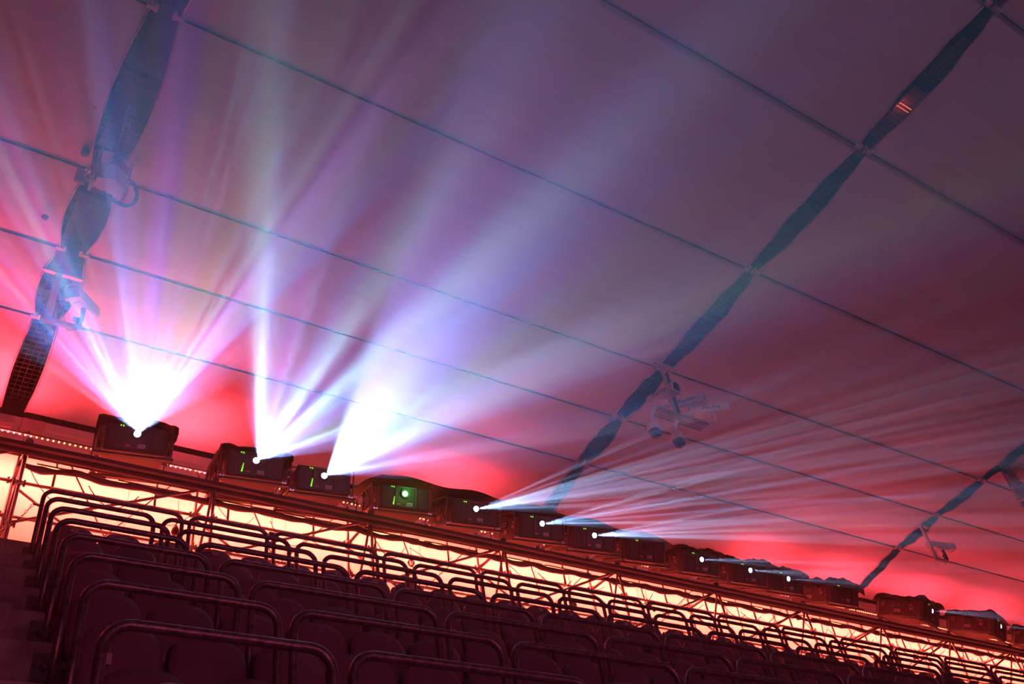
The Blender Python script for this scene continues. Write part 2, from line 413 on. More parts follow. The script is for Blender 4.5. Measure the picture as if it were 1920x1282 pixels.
# chain from the top rail towards the scaffold
def chain(p0, p1, n, sag, name, label):
    r = empty(name, label, 'chain', p0)
    b = B()
    for i in range(n):
        t = (i+.5)/n; p = (Vector(p1)-Vector(p0))*t; p.z -= sag*math.sin(PI*t)
        t2 = t+.01; p2 = (Vector(p1)-Vector(p0))*t2; p2.z -= sag*math.sin(PI*t2); d = (p2-p).normalized()
        side = Vector((0, 1, 0)) if i % 2 else d.cross(Vector((0, 1, 0))).normalized()
        ln, wd = .026, .011; ring = []
        for a in range(10):
            an = 2*PI*a/10; ring.append(p+d*ln*math.cos(an)+side*wd*math.sin(an))
        ring.append(ring[0]); ring.append(ring[1])
        tube(b, ring, .0042, 5, False)
    o = obj('chain_links', b, 'galvanised', r); o['kind'] = 'stuff'
    b = B(); tube(b, [(0, 0, 0), (.075, 0, 0)], .012, 8); obj('chain_pin', b, 'galvanised', r)
    return r
chain((1.06, 9.38, 5.80), (.86, 9.95, 5.42+.35), 14, .06, 'safety_chain', 'steel link chain hooked to the aisle end of the highest rail')

# ------------------------------------------------------------------ roof of membrane panels
SEAM = [(13.22, 9.74), (11.47, 10.16), (10.19, 10.36), (8.81, 10.50), (6.35, 10.78), (3.74, 11.04), (1.2, 11.30), (-1.4, 11.55), (-4.2, 11.8)]
BAYS = [(-9.4, .74), (1.08, 10.60), (10.85, 20.42), (20.68, 30.2), (30.45, 40.0)]
ceiling = struct(bpy.data.objects.new('ceiling', None)); C.objects.link(ceiling)
for bi, (xa, xb) in enumerate(BAYS):
    for si in range(len(SEAM)-1):
        (y0, z0), (y1, z1) = SEAM[si], SEAM[si+1]
        b = B(); nu, nv = 16, 8; G = []
        bulge = .04 if si == 0 else .10
        for j in range(nv+1):
            t = j/nv; row = []
            ins = bulge*math.sin(PI*t)
            gy = .012
            yy = y0-gy+(y1-y0+2*gy)*t; zz = z0+(z1-z0)*t
            for i in range(nu+1):
                s = i/nu
                x = xa+ins+(xb-xa-2*ins)*s
                belly = -.035*math.sin(PI*t)*(1 if si else .5)
                edge = .02*math.sin(6*PI*t)*(max(0, 1-12*s)+max(0, 1-12*(1-s)))
                row.append(b.verts.new((x, yy, zz+belly+edge)))
            G.append(row)
        for j in range(nv):
            for i in range(nu):
                f = b.faces.new((G[j][i], G[j][i+1], G[j+1][i+1], G[j+1][i])); f.smooth = True
        ea = [G[j][0].co.copy() for j in range(nv+1)]; eb = [G[j][nu].co.copy() for j in range(nv+1)]
        o = obj('membrane_panel', b, 'membrane', ceiling)
        for e in (ea, eb):
            b = B(); tube(b, [p+Vector((0, 0, -.008)) for p in e], .014, 5); obj('edge_hem', b, 'membrane_hem', o)
    for si in range(1, len(SEAM)):
        y, z = SEAM[si]
        b = B(); tube(b, [(xa-.02, y, z-.008), (xb+.02, y, z-.008)], .0125, 6); obj('seam_cable', b, 'black_cable', ceiling)
        for x, sgn in ((xa, -1), (xb, 1)):
            b = B(); box(b, x-.05, x+.05, y-.03, y+.03, z-.035, z+.01); bev(b, .006, 1)
            tube(b, [(x, y, z-.02), (x+sgn*.09, y, z+.02)], .012, 6)
            box(b, x+sgn*.06-.02, x+sgn*.06+.02, y-.05, y+.05, z-.01, z+.05)
            obj('corner_clamp', b, 'membrane_hem', ceiling)
# bird net and dark steel in the gaps
for gi, (xa, xb) in enumerate([(.74, 1.08), (10.60, 10.85), (20.42, 20.68), (30.2, 30.45)]):
    b = B(); xc = (xa+xb)/2; hw = .42
    def zr(y):
        for (ya, za), (yb, zb) in zip(SEAM, SEAM[1:]):
            if yb <= y <= ya: return za+(zb-za)*(ya-y)/(ya-yb)
        return SEAM[-1][1]
    ny = int((13.1+3)/.085)
    for i in range(ny):
        y = 13.1-.085*i; z = zr(y)+.10
        box(b, xc-hw, xc+hw, y-.0022, y+.0022, z-.002, z+.002)
    nx = int(2*hw/.085)+1
    for i in range(nx+1):
        x = xc-hw+i*2*hw/nx
        for (ya, za), (yb, zb) in zip(SEAM, SEAM[1:]):
            tube(b, [(x, ya, za+.10), (x, yb, zb+.10)], .0022, 4, False)
    o = obj('gap_net', b, 'net_wire', ceiling); o['kind'] = 'stuff'
    b = B(); box(b, xc-1.2, xc+1.2, -4, 13.0, 12.6, 12.75); obj('roof_deck', b, 'roof_steel', ceiling)
    b = B(); box(b, xc-.10, xc-.02, -4, 13.0, 11.6, 12.6); obj('roof_girder', b, 'dark_steel', ceiling)
    for y in (12.4, 10.2, 7.9, 5.3, 2.6, 0.2):
        b = B(); box(b, xc-1.1, xc+1.1, y-.07, y+.07, 11.5, 11.62); obj('roof_purlin', b, 'dark_steel', ceiling)
# brown soffit plates seen behind the net of the middle gap
for (y0, y1, x0) in [(6.15, 5.2, 11.03), (4.35, 4.2, 11.1), (4.1, 3.9, 11.08), (3.66, 1.75, 11.02), (1.55, .55, 11.0), (.35, -.6, 11.0)]:
    b = B(); z = 11.6; v4 = [(x0+.10, y0), (x0+.02, y1+.15), (x0+.10, y1), (x0+.7, y1), (x0+.7, y0)]
    lo = [b.verts.new((x, y, z)) for x, y in v4]; hi = [b.verts.new((x, y, z+.04)) for x, y in v4]
    b.faces.new(lo); b.faces.new(hi[::-1])
    for i in range(5): b.faces.new((lo[i], hi[i], hi[(i+1) % 5], lo[(i+1) % 5]))
    obj('soffit_plate', b, 'brown_plate', ceiling)
b = B(); box(b, 11.02, 11.3, 3.05, 3.06, 11.5, 11.51); box(b, 11.02, 11.3, 2.99, 3.0, 11.5, 11.51); obj('lit_red_line', b, 'dim_red_glow', ceiling)  # two thin bars with a dim red glow of their own

# ------------------------------------------------------------------ scaffold behind the last row
PXS = [PX0-BAY+BAY*i for i in range(14)]
FZ = Fk(9)
scaf = empty('scaffold', 'long galvanised tube scaffold standing against the back wall and carrying the projectors', 'scaffold', (PX0, YP, FZ))
def sc(p): return (p[0]-PX0, p[1]-YP, p[2]-FZ)
def stube(name, pts, r=.024, m='galvanised', n=8):
    b = B(); tube(b, [sc(p) for p in pts], r, n); return obj(name, b, m, scaf)
def rosette(x, y, z):
    b = B(); lathe(b, [(.030, -.02), (.034, -.006), (.062, -.005), (.062, .005), (.034, .006), (.030, .02)], 12, Matrix.Translation(sc((x, y, z))))
    for a in range(4):
        M = Matrix.Translation(sc((x, y, z))) @ Matrix.Rotation(a*PI/2, 4, 'Z')
        box(b, .045, .075, -.012, .012, -.045, .05, M)
    obj('rosette', b, 'galvanised', scaf)
for i, x in enumerate(PXS):
    stube('standard', [(x, YP, FZ), (x, YP, 8.03)]); stube('standard', [(x, YR, FZ), (x, YR, 8.62)]); stube('strip_bracket', [(x, YR, 8.60), (x, 12.7, 8.98)], .014)
    b = B(); lathe(b, [(.045, -.05), (.055, -.03), (.055, .03), (.05, .05), (.02, .07)], 10, Matrix.Translation(sc((x, YP, 8.0)))); obj('post_cap', b, 'tarp', scaf)
    for y in (YP, YR):
        for z in (7.92, 7.38, 6.78): rosette(x, y, z)
    b = B(); tube(b, [sc((x, YP, FZ)), sc((x, YP, FZ+.02))], .07, 8); tube(b, [sc((x, YR, FZ)), sc((x, YR, FZ+.02))], .07, 8); obj('base_jack', b, 'galvanised', scaf)
    stube('transom', [(x, YP, 7.92), (x, YR, 7.92)]); stube('transom', [(x, YP, 6.78), (x, YR, 6.78)])
    stube('brace', [(x, YP+.02, 7.88), (x, YR, 6.5)], .021)
for x0, x1 in zip(PXS, PXS[1:]):
    for y, z in ((YP, 7.92), (YR, 7.92), (YR, 7.38), (YR-.0, 6.78)): stube('ledger', [(x0, y, z), (x1, y, z)])
    stube('brace', [(x0, YP-.03, 6.78), (x1, YP-.03, 7.88)], .021)
    stube('brace', [(x0, YR+.03, 7.88), (x1, YR+.03, 6.3)], .021)
    stube('thin_brace', [(x0+.55, YP+.1, 7.9), (x0+1.35, YR, 7.2)], .011); stube('thin_brace', [(x0+1.95, YP+.1, 7.9), (x0+1.15, YR, 7.15)], .009)
    # dark steel decks, plank by plank
    for j in range(1):
        y0 = YP-.10
        b = B(); box(b, x0-PX0+.04, x1-PX0-.04, y0-YP, y0+.235-YP, 7.86-FZ, 7.90-FZ); bev(b, .005, 1); obj('deck_plank', b, 'deck', scaf)
    # front and middle dark beams under the projectors
    for xs in (x0+.5, x0+1.9): stube('support_post', [(xs, YR, 7.92), (xs, YR, 8.36)], .018, 'dark_steel', 6)
    b = B(); tube(b, [sc((x0, YP-.10, 7.80)), sc((x1, YP-.10, 7.80))], .05, 8); obj('beam_tube', b, 'dark_steel', scaf)
    b = B(); box(b, x0-PX0, x1-PX0, YP-.26-YP, YP-.20-YP, 7.77-FZ, 7.83-FZ); obj('beam_tube', b, 'dark_steel', scaf)

# led strips: real glowing segments on dark bars
def led(x0, x1, y, z, label, seg=.12, gap=.06, r=.010, grp='red led strips under the deck'):
    t = empty('led_strip', label, 'light strip', (x0, y, z), 0, grp)
    b = B(); box(b, 0, x1-x0, -.02, .02, .008, .03); obj('strip_bar', b, 'dark_steel', t)
    b = B(); x = 0
    while x < x1-x0-seg: box(b, x, x+seg, -r, r, -.008, .008); x += seg+gap
    obj('strip_diodes', b, 'led_red', t)
for i, x in enumerate(PXS[1:]):
    w = ordn(i+1)
    led(x+.2, x+1.1, 11.95, 7.98, f'bright red led strip under the left half of the deck in the {w} scaffold bay', .5, .03)
    led(x+1.3, x+2.35, 12.1, 8.08, f'bright red led strip under the right half of the deck in the {w} scaffold bay', .6, .03)
    led(x-BAY*.55+.02, x+BAY*.45-.02, 12.70, 8.96, f'dotted red led strip along the wall behind the projectors, above the {w} scaffold bay', .022, .055)

# cables ------------------------------------------------------------
def wob_tube(name, label, cat, x0, x1, y, z, r, amp, grp=None, n=44, seed=0, m='black_cable'):
    b = B(); pts = []; rr = []
    for i in range(n+1):
        t = i/n; x = (x1-x0)*t
        pts.append((x, amp*noise.noise(Vector((x*2+seed, 1, 0))), amp*1.3*noise.noise(Vector((x*2.3, seed, 4)))-.03*abs(math.sin(x*4+seed))))
        rr.append(r*(1+.45*noise.noise(Vector((x*5, seed, 9)))))
    tube(b, pts, rr, 8)
    return tag(obj(name, b, m, None, (x0, y, z)), label, cat, grp)
for i, x in enumerate(PXS[1:12]):
    wob_tube('cable_bundle', f'thick black cable bundle strapped under the deck in the {ordn(i+1)} scaffold bay', 'cable', x-.05, x+BAY+.05, 11.70, 7.80, .045, .022, 'cable bundles under the deck', seed=i*3.1)
def hang(name, label, p0, p1, sag, r, seed, m='black_cable', n=14, grp=None, cat='cable'):
    b = B(); pts = []
    d = Vector(p1)-Vector(p0)
    for i in range(n+1):
        t = i/n; p = d*t; p.z -= sag*4*t*(1-t); p += Vector((noise.noise(Vector((t*3, seed, 0))), noise.noise(Vector((t*3, seed, 5))), noise.noise(Vector((t*3, seed, 8)))))*.05*math.sin(PI*t); pts.append(p)
    tube(b, pts, r, 5)
    return tag(obj(name, b, m, None, p0), label, cat, grp)
WHERE = ['left', 'middle', 'right']
for i, x in enumerate(PXS[1:12]):
    for j in range(3):
        xa = x+.15+j*.75+random.uniform(-.1, .1); L = random.uniform(.45, 1.0)
        hang('sagging_cable', f'thin cable sagging below the {WHERE[j]} of the deck in the {ordn(i+1)} scaffold bay', (xa, 11.7+.15*j, 7.76), (xa+L, 11.75+.2*random.random(), 7.72), random.uniform(.12, .34), random.choice((.006, .008, .005)), i*7+j, grp='sagging cables under the deck')
    # vertical drop
    xa = x+random.uniform(.3, 2.2)
    b = B(); h = random.uniform(.22, .5)
    tube(b, [(0, 0, 0), (.01, 0, -h*.5), (0, .01, -h)], .004, 5)
    kind = i % 3
    if kind == 0: lathe(b, [(.008, -h-.16), (.045, -h-.15), (.058, -h-.11), (.045, -h-.06), (.014, -h)], 10)
    elif kind == 1: box(b, -.04, .05, -.03, .03, -h-.10, -h); tube(b, [(.03, 0, -h-.05), (.12, 0, -h-.12)], .02, 6)
    else:
        for q in range(3): tube(b, [(.05*math.cos(a*PI/5+q), .02*q-.02, -h-.06+.06*math.sin(a*PI/5+q)) for a in range(11)], .006, 5, False)
    tag(obj('hanging_connector', b, 'black_cable', None, (xa, 11.75, 7.74)), ['teardrop cable grip hanging', 'cable connector box dangling', 'small coil of cable hanging'][kind]+f' below the deck in the {ordn(i+1)} scaffold bay', 'connector', 'connectors hanging under the deck')

# ------------------------------------------------------------------ projectors
PW, PH, PD = .84, .42, 1.15
def slab_mesh(x0, x1, y0, y1, z0, z1, bv, seg=2):
    b = B(); box(b, x0, x1, y0, y1, z0, z1); bev(b, bv, seg); return b
def cached(fn, *a, _c={}):
    key = (fn.__name__,)+a
    if key not in _c: _c[key] = fn(*a)
    return _c[key]
def pm_body(): return me('body', slab_mesh(-PW/2+.01, PW/2-.01, .05, PD, .04, PH-.01, .02))
def pm_bezel():
    b = B()
    # rounded frame around the front
    box(b, -PW/2, PW/2, .0, .07, .02, PH); bev(b, .022, 3); return me('front_bezel', b)
def pm_vents(x0, x1):
    b = B(); n = 15
    for i in range(n):
        x = x0+(x1-x0)*(i+.5)/n; box(b, x-.004, x+.004, -.012, .002, .05, PH-.04)
    return me('vent_grille', b)
def pm_recess():
    b = B(); x0, x1, z0, z1 = -.15, .17, .075, .375
    # open frame proud of the bezel, recessed panel inside
    box(b, x0-.02, x0, -.03, .01, z0-.02, z1+.02); box(b, x1, x1+.02, -.03, .01, z0-.02, z1+.02)
    box(b, x0-.02, x1+.02, -.03, .01, z1, z1+.02); box(b, x0-.02, x1+.02, -.03, .01, z0-.02, z0)
    return me('lens_surround', b)
def pm_barrel():
    b = B(); M = Matrix.Translation((0, .0, .29)) @ Matrix.Rotation(PI/2, 4, 'X')
    lathe(b, [(.085, -.03), (.085, .012), (.078, .02), (.070, .02), (.068, .004), (.066, .004), (.060, .012), (.054, .012), (.052, -.01)], 28, M); return me('lens_barrel', b)
def pm_glass():
    b = B(); M = Matrix.Translation((0, .0, .29)) @ Matrix.Rotation(PI/2, 4, 'X')
    lathe(b, [(.052, -.008), (.045, .002), (.025, .009), (.004, .011)], 24, M); return me('lens_glass', b)
def pm_leds():
    b = B()
    for i in range(3): box(b, -.235+.033*i, -.217+.033*i, -.008, .002, PH-.048, PH-.026)
    return me('status_leds', b)
def pm_meter():
    b = B(); z = .09
    for i in range(9): w = .010-.0008*i; box(b, -.195-w+.002*i, -.195+w+.002*i, -.016, -.008, z, z+.011); z += .015
    return me('level_meter', b)
def pm_sideleft():
    b = B()
    box(b, -PW/2-.004, -PW/2+.012, .55, .80, .24, .355); return me('connector_panel', b)
def pm_buttons():
    b = B()
    for i in range(4):
        for j in range(5): box(b, -PW/2-.010, -PW/2, .925+.028*i, .942+.028*i, .25+.023*j, .263+.023*j)
    return me('button_grid', b)
def pm_keypad(): return me('keypad', slab_mesh(-PW/2-.004, -PW/2+.012, .90, 1.05, .235, .375, .003, 1))
def pm_sock():
    b = B()
    for i in range(5):
        for j in range(2): box(b, -PW/2-.008, -PW/2, .565+.047*i, .597+.047*i, .255+.05*j, .28+.05*j)
    return me('sockets', b)
def pm_stk(a, c, z0, z1):
    b = B(); box(b, -PW/2+.004, -PW/2+.012, a, c, z0, z1); return me('sticker', b)
def pm_handle():
    b = B()
    for z in (.08, .32): tube(b, [(-PW/2-.002, .22, z), (-PW/2-.03, .22, z), (-PW/2-.03, .44, z), (-PW/2-.002, .44, z)], .008, 6)
    return me('side_handle', b)
def pm_tray(q):
    b = B(); y0 = -.02 if q == 0 else PD-.2; box(b, -PW/2-.10, PW/2+.10, y0, y0+.12, -.045, -.015); bev(b, .006, 1); return me('base_tray', b)
def pm_foot(sx, sy):
    b = B(); x = sx*(PW/2+.04); y = .08 if sy < 0 else PD-.08
    lathe(b, [(.018, -.015), (.018, .02), (.028, .022), (.028, .04), (.012, .042), (.012, .10)], 10, Matrix.Translation((x, y, 0)))
    box(b, x-.035, x+.03, y-.02, y+.02, .0, .035); return me('adjusting_foot', b)
def pm_frame(i):
    b = B(); X = PW/2+.075; z0, z1 = -.02, PH+.05; r = .013
    P = {0: [(-X, .10, z0), (-X, .10, z1-.06), (-X, .14, z1), (-X, PD-.14, z1), (-X, PD-.10, z1-.06), (-X, PD-.10, z0)],
         1: [(X, .10, z0), (X, .10, z1-.06), (X, .14, z1), (X, PD-.14, z1), (X, PD-.10, z1-.06), (X, PD-.10, z0)],
         2: [(-X, .30, z1), (X, .30, z1)], 3: [(-X, PD-.3, z1), (X, PD-.3, z1)],
         4: [(-X, .10, z0+.04), (-X, .50, z1)], 5: [(X, .10, z0+.04), (X, .50, z1)],
         6: [(-X, .62, z1), (-X, .74, z0)], 7: [(-X, .10, z0+.02), (-X, PD-.1, z0+.02)], 8: [(X, .10, z0+.02), (X, PD-.1, z0+.02)],
         9: [(-X-.03, .45, z0-.02), (-X-.03, .45, z1-.1)]}[i]
    tube(b, P, r if i != 9 else .007, 6); return me('frame_tube', b)
def pm_label():
    b = B(); box(b, .03, .13, -.006, .0, .085, .14); return me('warning_label', b)
def pm_label2():
    b = B(); box(b, -.13, -.07, -.006, .0, .095, .118); return me('laser_label', b)
def pm_name():
    b = B(); box(b, .28, .36, -.008, .0, PH-.06, PH-.04); return me('name_badge', b)
def pm_lines():
    b = B()
    for i in range(4): box(b, .036, .124-.01*(i % 2), -.0075, -.006, .092+.0115*i, .097+.0115*i)
    return me('label_print', b)
def cover(w, d, seed, front_drop=.05, side=.14, lump=.05):
    """loose rain cover lying over the frame"""
    b = B(); nu, nv = 18, 22; G = []
    for j in range(nv+1):
        row = []
        for i in range(nu+1):
            s = -1.16+2.32*i/nu; t = j/nv
            x = max(-1, min(1, s))*w/2; y = -.06+(d+.1)*t
            z = PH+.075
            ov = max(0, abs(s)-1)/.16
            z -= side*ov*(1+.5*noise.noise(Vector((t*5, seed, s))))
            x += .012*ov*(1 if s > 0 else -1)
            z += lump*(noise.noise(Vector((s*1.6+seed, t*5.5, seed*2)))+.5*noise.noise(Vector((s*6, t*13, seed))))*1.6+lump*.3
            if t < .08: z -= front_drop*(1-t/.08)
            if t > .93: z -= .2*(t-.93)/.07
            row.append(b.verts.new((x, y, z)))
        G.append(row)
    for j in range(nv):
        for i in range(nu):
            f = b.faces.new((G[j][i], G[j][i+1], G[j+1][i+1], G[j+1][i])); f.smooth = True
    g = bmesh.ops.solidify(b, geom=b.faces[:], thickness=.012)
    return me('rain_cover', b)
def put(fn, args, name, m, parent):
    ms = cached(fn, *args)
    if not ms.materials: ms.materials.append(MATS[m])
    o = bpy.data.objects.new(name, ms); C.objects.link(o); o.parent = parent; return o
LX = [2.40, 4.14, 5.24, 6.66, 8.00, 9.37, 10.54, 11.77, 13.20, 14.54, 15.66, 17.45, 20.48, 23.23, 26.1]
YAW = [-9, -8, -8, -9, -8, -8, -8, -7, -6, -5, -4, -3, 14, 15, 15]
STATE = ['on', 'on', 'on', 'green', 'on', 'on', 'on', 'off', 'on', 'on', 'on', 'off', 'on', 'on', 'off']
for i, (x, yw, st) in enumerate(zip(LX, YAW, STATE)):
    desc = {'on': 'black framed projector with a bright white lens', 'green': 'black framed projector with a glowing green lens', 'off': 'black framed projector with its lens unlit'}[st]
    p = empty('projector', f'{desc}, {ordn(i+1)} from the left on the scaffold', 'projector', (0, 0, 0), 0, 'projectors on the scaffold'); p.matrix_world = proj_matrix(i+1, x, yw)
    put(pm_body, (), 'body', 'proj_side', p); bz = put(pm_bezel, (), 'front_bezel', 'proj_body', p)
    put(pm_vents, (-.37, -.19), 'vent_grille', 'proj_bezel', bz); put(pm_vents, (.215, .38), 'vent_grille', 'proj_bezel', bz)
    put(pm_recess, (), 'lens_surround', 'proj_bezel', bz); br = put(pm_barrel, (), 'lens_barrel', 'lens_barrel', p)
    gm = {'on': 'glass_lit', 'green': 'glass_green', 'off': 'glass_dark'}[st]
    ms = cached(pm_glass).copy() if True else None
    ms.materials.clear(); ms.materials.append(MATS[gm]); o = bpy.data.objects.new('lens_glass', ms); C.objects.link(o); o.parent = br
    o['label'] = {'on': 'white glowing lens', 'green': 'green glowing lens', 'off': 'dark glass lens'}[st]
    put(pm_leds, (), 'status_leds', 'led_green', bz)
    if i in (1, 2, 3): put(pm_meter, (), 'level_meter', 'led_green', bz)
    lb = put(pm_label, (), 'warning_label', 'sticker_white', p); put(pm_lines, (), 'label_print', 'ink', lb)
    put(pm_label2, (), 'laser_label', 'sticker_orange' if i < 6 else 'sticker_pink', p)
    if i < 5: put(pm_name, (), 'name_badge', 'plate_pale', bz)
    s = put(pm_sideleft, (), 'connector_panel', 'vent_black', p); put(pm_sock, (), 'sockets', 'plate_pale', s)
    s = put(pm_keypad, (), 'keypad', 'vent_black', p); put(pm_buttons, (), 'button_grid', 'sticker_buff', s)
    for a in ((.30, .36, .29, .325), (.27, .36, .20, .26), (.56, .72, .13, .20)): put(pm_stk, a, 'sticker', 'sticker_buff', p)
    put(pm_tray, (0,), 'base_tray', 'dark_steel', p); put(pm_tray, (1,), 'base_tray', 'dark_steel', p)
    for sx in (-1, 1):
        for sy in (-1, 1): put(pm_foot, (sx, sy), 'adjusting_foot', 'chrome', p)
    for q in range(10): put(pm_frame, (q,), 'frame_tube', 'frame_steel', p)
    if i in (0, 1, 8, 9, 10, 11, 12, 13, 14):
        cm = cover(1.06, PD, i*1.7, .04 if i else .02, .15 if i < 12 else .05, .03 if i < 2 else .055); cm.materials.append(MATS['tarp'])
        c = bpy.data.objects.new('rain_cover', cm); C.objects.link(c)
        c.matrix_world = proj_matrix(i+1, x, yw)
        tag(c, f'crumpled black rain cover lying on the {ordn(i+1)} projector from the left', 'cover', 'rain covers on the projectors')
# long black sheet stretched over the projectors in the middle
b = B(); G = []; nu, nv = 60, 12
for j in range(nv+1):
    row = []
    for i in range(nu+1):
        s = i/nu; t = j/nv; x = 5.9+6.5*s; y = 11.22+1.45*t
        y = 11.14+1.25*t; z = 8.56+.04*math.sin(PI*min(1, s*1.1))+.36*t+.03*noise.noise(Vector((x*1.2, y*2, 3)))
        z -= .035*math.cos(2*PI*(x-6.0)/1.25)*(1-t)
        if s < .03: z -= .12*(1-s/.03)
        if s > .95: z -= .10*(s-.95)/.05
        row.append(b.verts.new((x, y, z)))
    G.append(row)
for j in range(nv):
    for i in range(nu):
        f = b.faces.new((G[j][i], G[j][i+1], G[j+1][i+1], G[j+1][i])); f.smooth = True
bmesh.ops.solidify(b, geom=b.faces[:], thickness=.015)
tag(obj('tarpaulin', b, 'tarp'), 'long black sheet stretched over the fourth to eighth projectors', 'cover')

# ------------------------------------------------------------------ things on the wall
w = empty('junction_box', 'flat red-lit junction box on the wall near its top left', 'box', (1.24, YW, 9.52)); 
b = B(); box(b, -.17, .17, -.09, 0, -.10, .12); bev(b, .012, 2); obj('box_body', b, 'wall_box', w)
b = B(); box(b, -.155, .155, -.10, -.09, -.085, .105); bev(b, .004, 1); obj('box_lid', b, 'wall_box', w)
b = B(); tube(b, [(-.03, -.05, -.10), (-.03, -.05, -.16)], .02, 8); obj('cable_gland', b, 'black_cable', w)
b = B(); box(b, -3, .95, YW-.14, YW-.015, 9.36, 9.46); bev(b, .01, 1); tag(obj('cable_duct', b, 'wall_box'), 'flat duct running along the wall left of the junction box', 'duct')
for s, x, z, sz in (('4', .62, 8.70, .62), ('5', 18.9, 8.55-.9, .9)):
    t = text_mesh(s, sz, .002); t.materials.append(MATS['digit_paint'])
    o = bpy.data.objects.new('painted_numeral', t); C.objects.link(o); o.location = (x, YW-.004, z); o.rotation_euler = (PI/2, 0, 0); o.parent = wall

# ------------------------------------------------------------------ cctv cameras and pods on the roof gaps
def housing(parent, L=.42, w=.15, h=.14, arch=True, m='white_paint', text=None):
    """camera housing pointing along +X of the parent, centred at its origin"""
    b = B(); n = 10; prof_ = [(-w/2, -h/2), (w/2, -h/2)]
    if arch:
        for i in range(n+1): a = PI*i/n; prof_.append((w/2*math.cos(a), h*.08+h*.42*math.sin(a)*1.0))
    else: prof_ += [(w/2, h*.30), (w*.36, h/2), (-w*.36, h/2), (-w/2, h*.30)]
    def ext(x0, x1, sc_, bm):
        A = [bm.verts.new((x0, p[0]*sc_, p[1]*sc_)) for p in prof_]; D = [bm.verts.new((x1, p[0]*sc_, p[1]*sc_)) for p in prof_]
        bm.faces.new(A); bm.faces.new(D[::-1])
        for i in range(len(A)): bm.faces.new((A[i], D[i], D[(i+1) % len(A)], A[(i+1) % len(A)]))
    ext(-L/2, L/2-.02, .94, b); hb = obj('housing', b, m, parent)
    b = B()
    A = []; 
    for x, s1, s2 in ((L/2-.05, 1.06, .90), (L/2+.02, 1.06, .90)):
        A.append(([b.verts.new((x, p[0]*s1, p[1]*s1)) for p in prof_], [b.verts.new((x, p[0]*s2, p[1]*s2)) for p in prof_]))
    k = len(prof_)
    for i in range(k):
        j = (i+1) % k
        b.faces.new((A[0][0][i], A[1][0][i], A[1][0][j], A[0][0][j])); b.faces.new((A[0][1][j], A[1][1][j], A[1][1][i], A[0][1][i]))
        b.faces.new((A[1][0][i], A[1][1][i], A[1][1][j], A[1][0][j])); b.faces.new((A[0][0][j], A[0][1][j], A[0][1][i], A[0][0][i]))
    obj('front_hood', b, m, parent)
    b = B(); ext(L/2-.02, L/2-.012, .84, b); g = obj('front_glass', b, 'dome_black', parent)
    b = B(); lathe(b, [(.03, 0), (.03, .006), (.018, .008)], 14, Matrix.Translation((L/2-.012, 0, 0)) @ Matrix.Rotation(PI/2, 4, 'Y')); obj('lens', b, 'glass_dark', g)
    b = B(); box(b, -L*.25, L*.30, -w*.30, w*.30, -h/2-.012, -h/2*.94); bev(b, .004, 1); obj('bottom_plate', b, m, parent)
    if text:
        for s in (-1, 1):
            t = text_mesh(text, .11); t.materials.append(MATS['ink']); o = bpy.data.objects.new('lettering', t); C.objects.link(o); o.parent = parent
            o.location = (0, s*(w/2*.94+.001), .0); o.rotation_euler = (PI/2, 0, 0 if s < 0 else PI)
    return hb
def arm(parent, pts, r=.03, name='swivel_arm', m='white_paint'):
    b = B(); tube(b, pts, r, 10); o = obj(name, b, m, parent); return o
# hanger with five cameras under the middle gap
hg = empty('camera_hanger', 'hanging steel pole and perforated bar under the middle roof gap', 'bracket', (10.55, 8.70, 9.22))
b = B(); box(b, -.14, .40, -.03, .03, 1.22, 1.26); obj('crossbar', b, 'grey_paint', hg)
b = B(); box(b, -.022, .022, -.022, .022, 0, 1.25); obj('hanger_pole', b, 'grey_paint', hg)
b = B(); box(b, .05, .062, -.06, .06, .02, 1.05); obj('hanger_back_plate', b, 'dark_steel', hg)
b = B()
L0, L1 = -.55, .62
box(b, L0, L1, -.14, -.13, -.02, .03); box(b, L0, L1, .07, .08, -.02, .03); box(b, L0, L1, -.14, -.11, -.02, -.012)
for i in range(20):
    x = L0+.03+i*(L1-L0-.06)/19; box(b, x-.010, x+.010, -.13, .07, -.012, -.004)
for y in (-.14, -.072, .0, .07): box(b, L0, L1, y-.008, y+.008, -.012, -.002)
obj('perforated_bar', b, 'grey_paint', hg)
b = B(); box(b, -.36, .22, -.20, -.12, -.10, -.085); box(b, -.36, .22, -.125, -.12, -.10, -.02); obj('small_shelf', b, 'grey_paint', hg)
def cam_on_bar(x, yaw, pitch, label, text):
    base = Vector((10.55+x, 8.62, 9.24))
    r = empty('surveillance_camera', label, 'camera', base, 0, 'cameras on the hanging bar')
    bracket = arm(r, [(-.05, .02, 0), (-.02, 0, .02), (.28, -.02, .17)], .030)
    arm(r, [(.28, -.02, .13), (.28, -.02, .20), (.27, -.02, .29)], .038, 'swivel_joint')
    head = bpy.data.objects.new('camera_head', None); C.objects.link(head); head.parent = r; head.location = (.27, -.02, .38); head.rotation_euler = (0, pitch, yaw); head.empty_display_size = .1
    housing(head, .60, .21, .20, True, 'white_paint', text)
cam_on_bar(-.56, math.radians(-84), .15, 'white box camera above the left end of the hanging bar', 'iFacility')
cam_on_bar(.03, math.radians(-63), .14, 'white box camera above the middle of the hanging bar', 'iFacility')
cam_on_bar(.58, math.radians(-41), .10, 'white box camera above the right end of the hanging bar', 'iFacility')
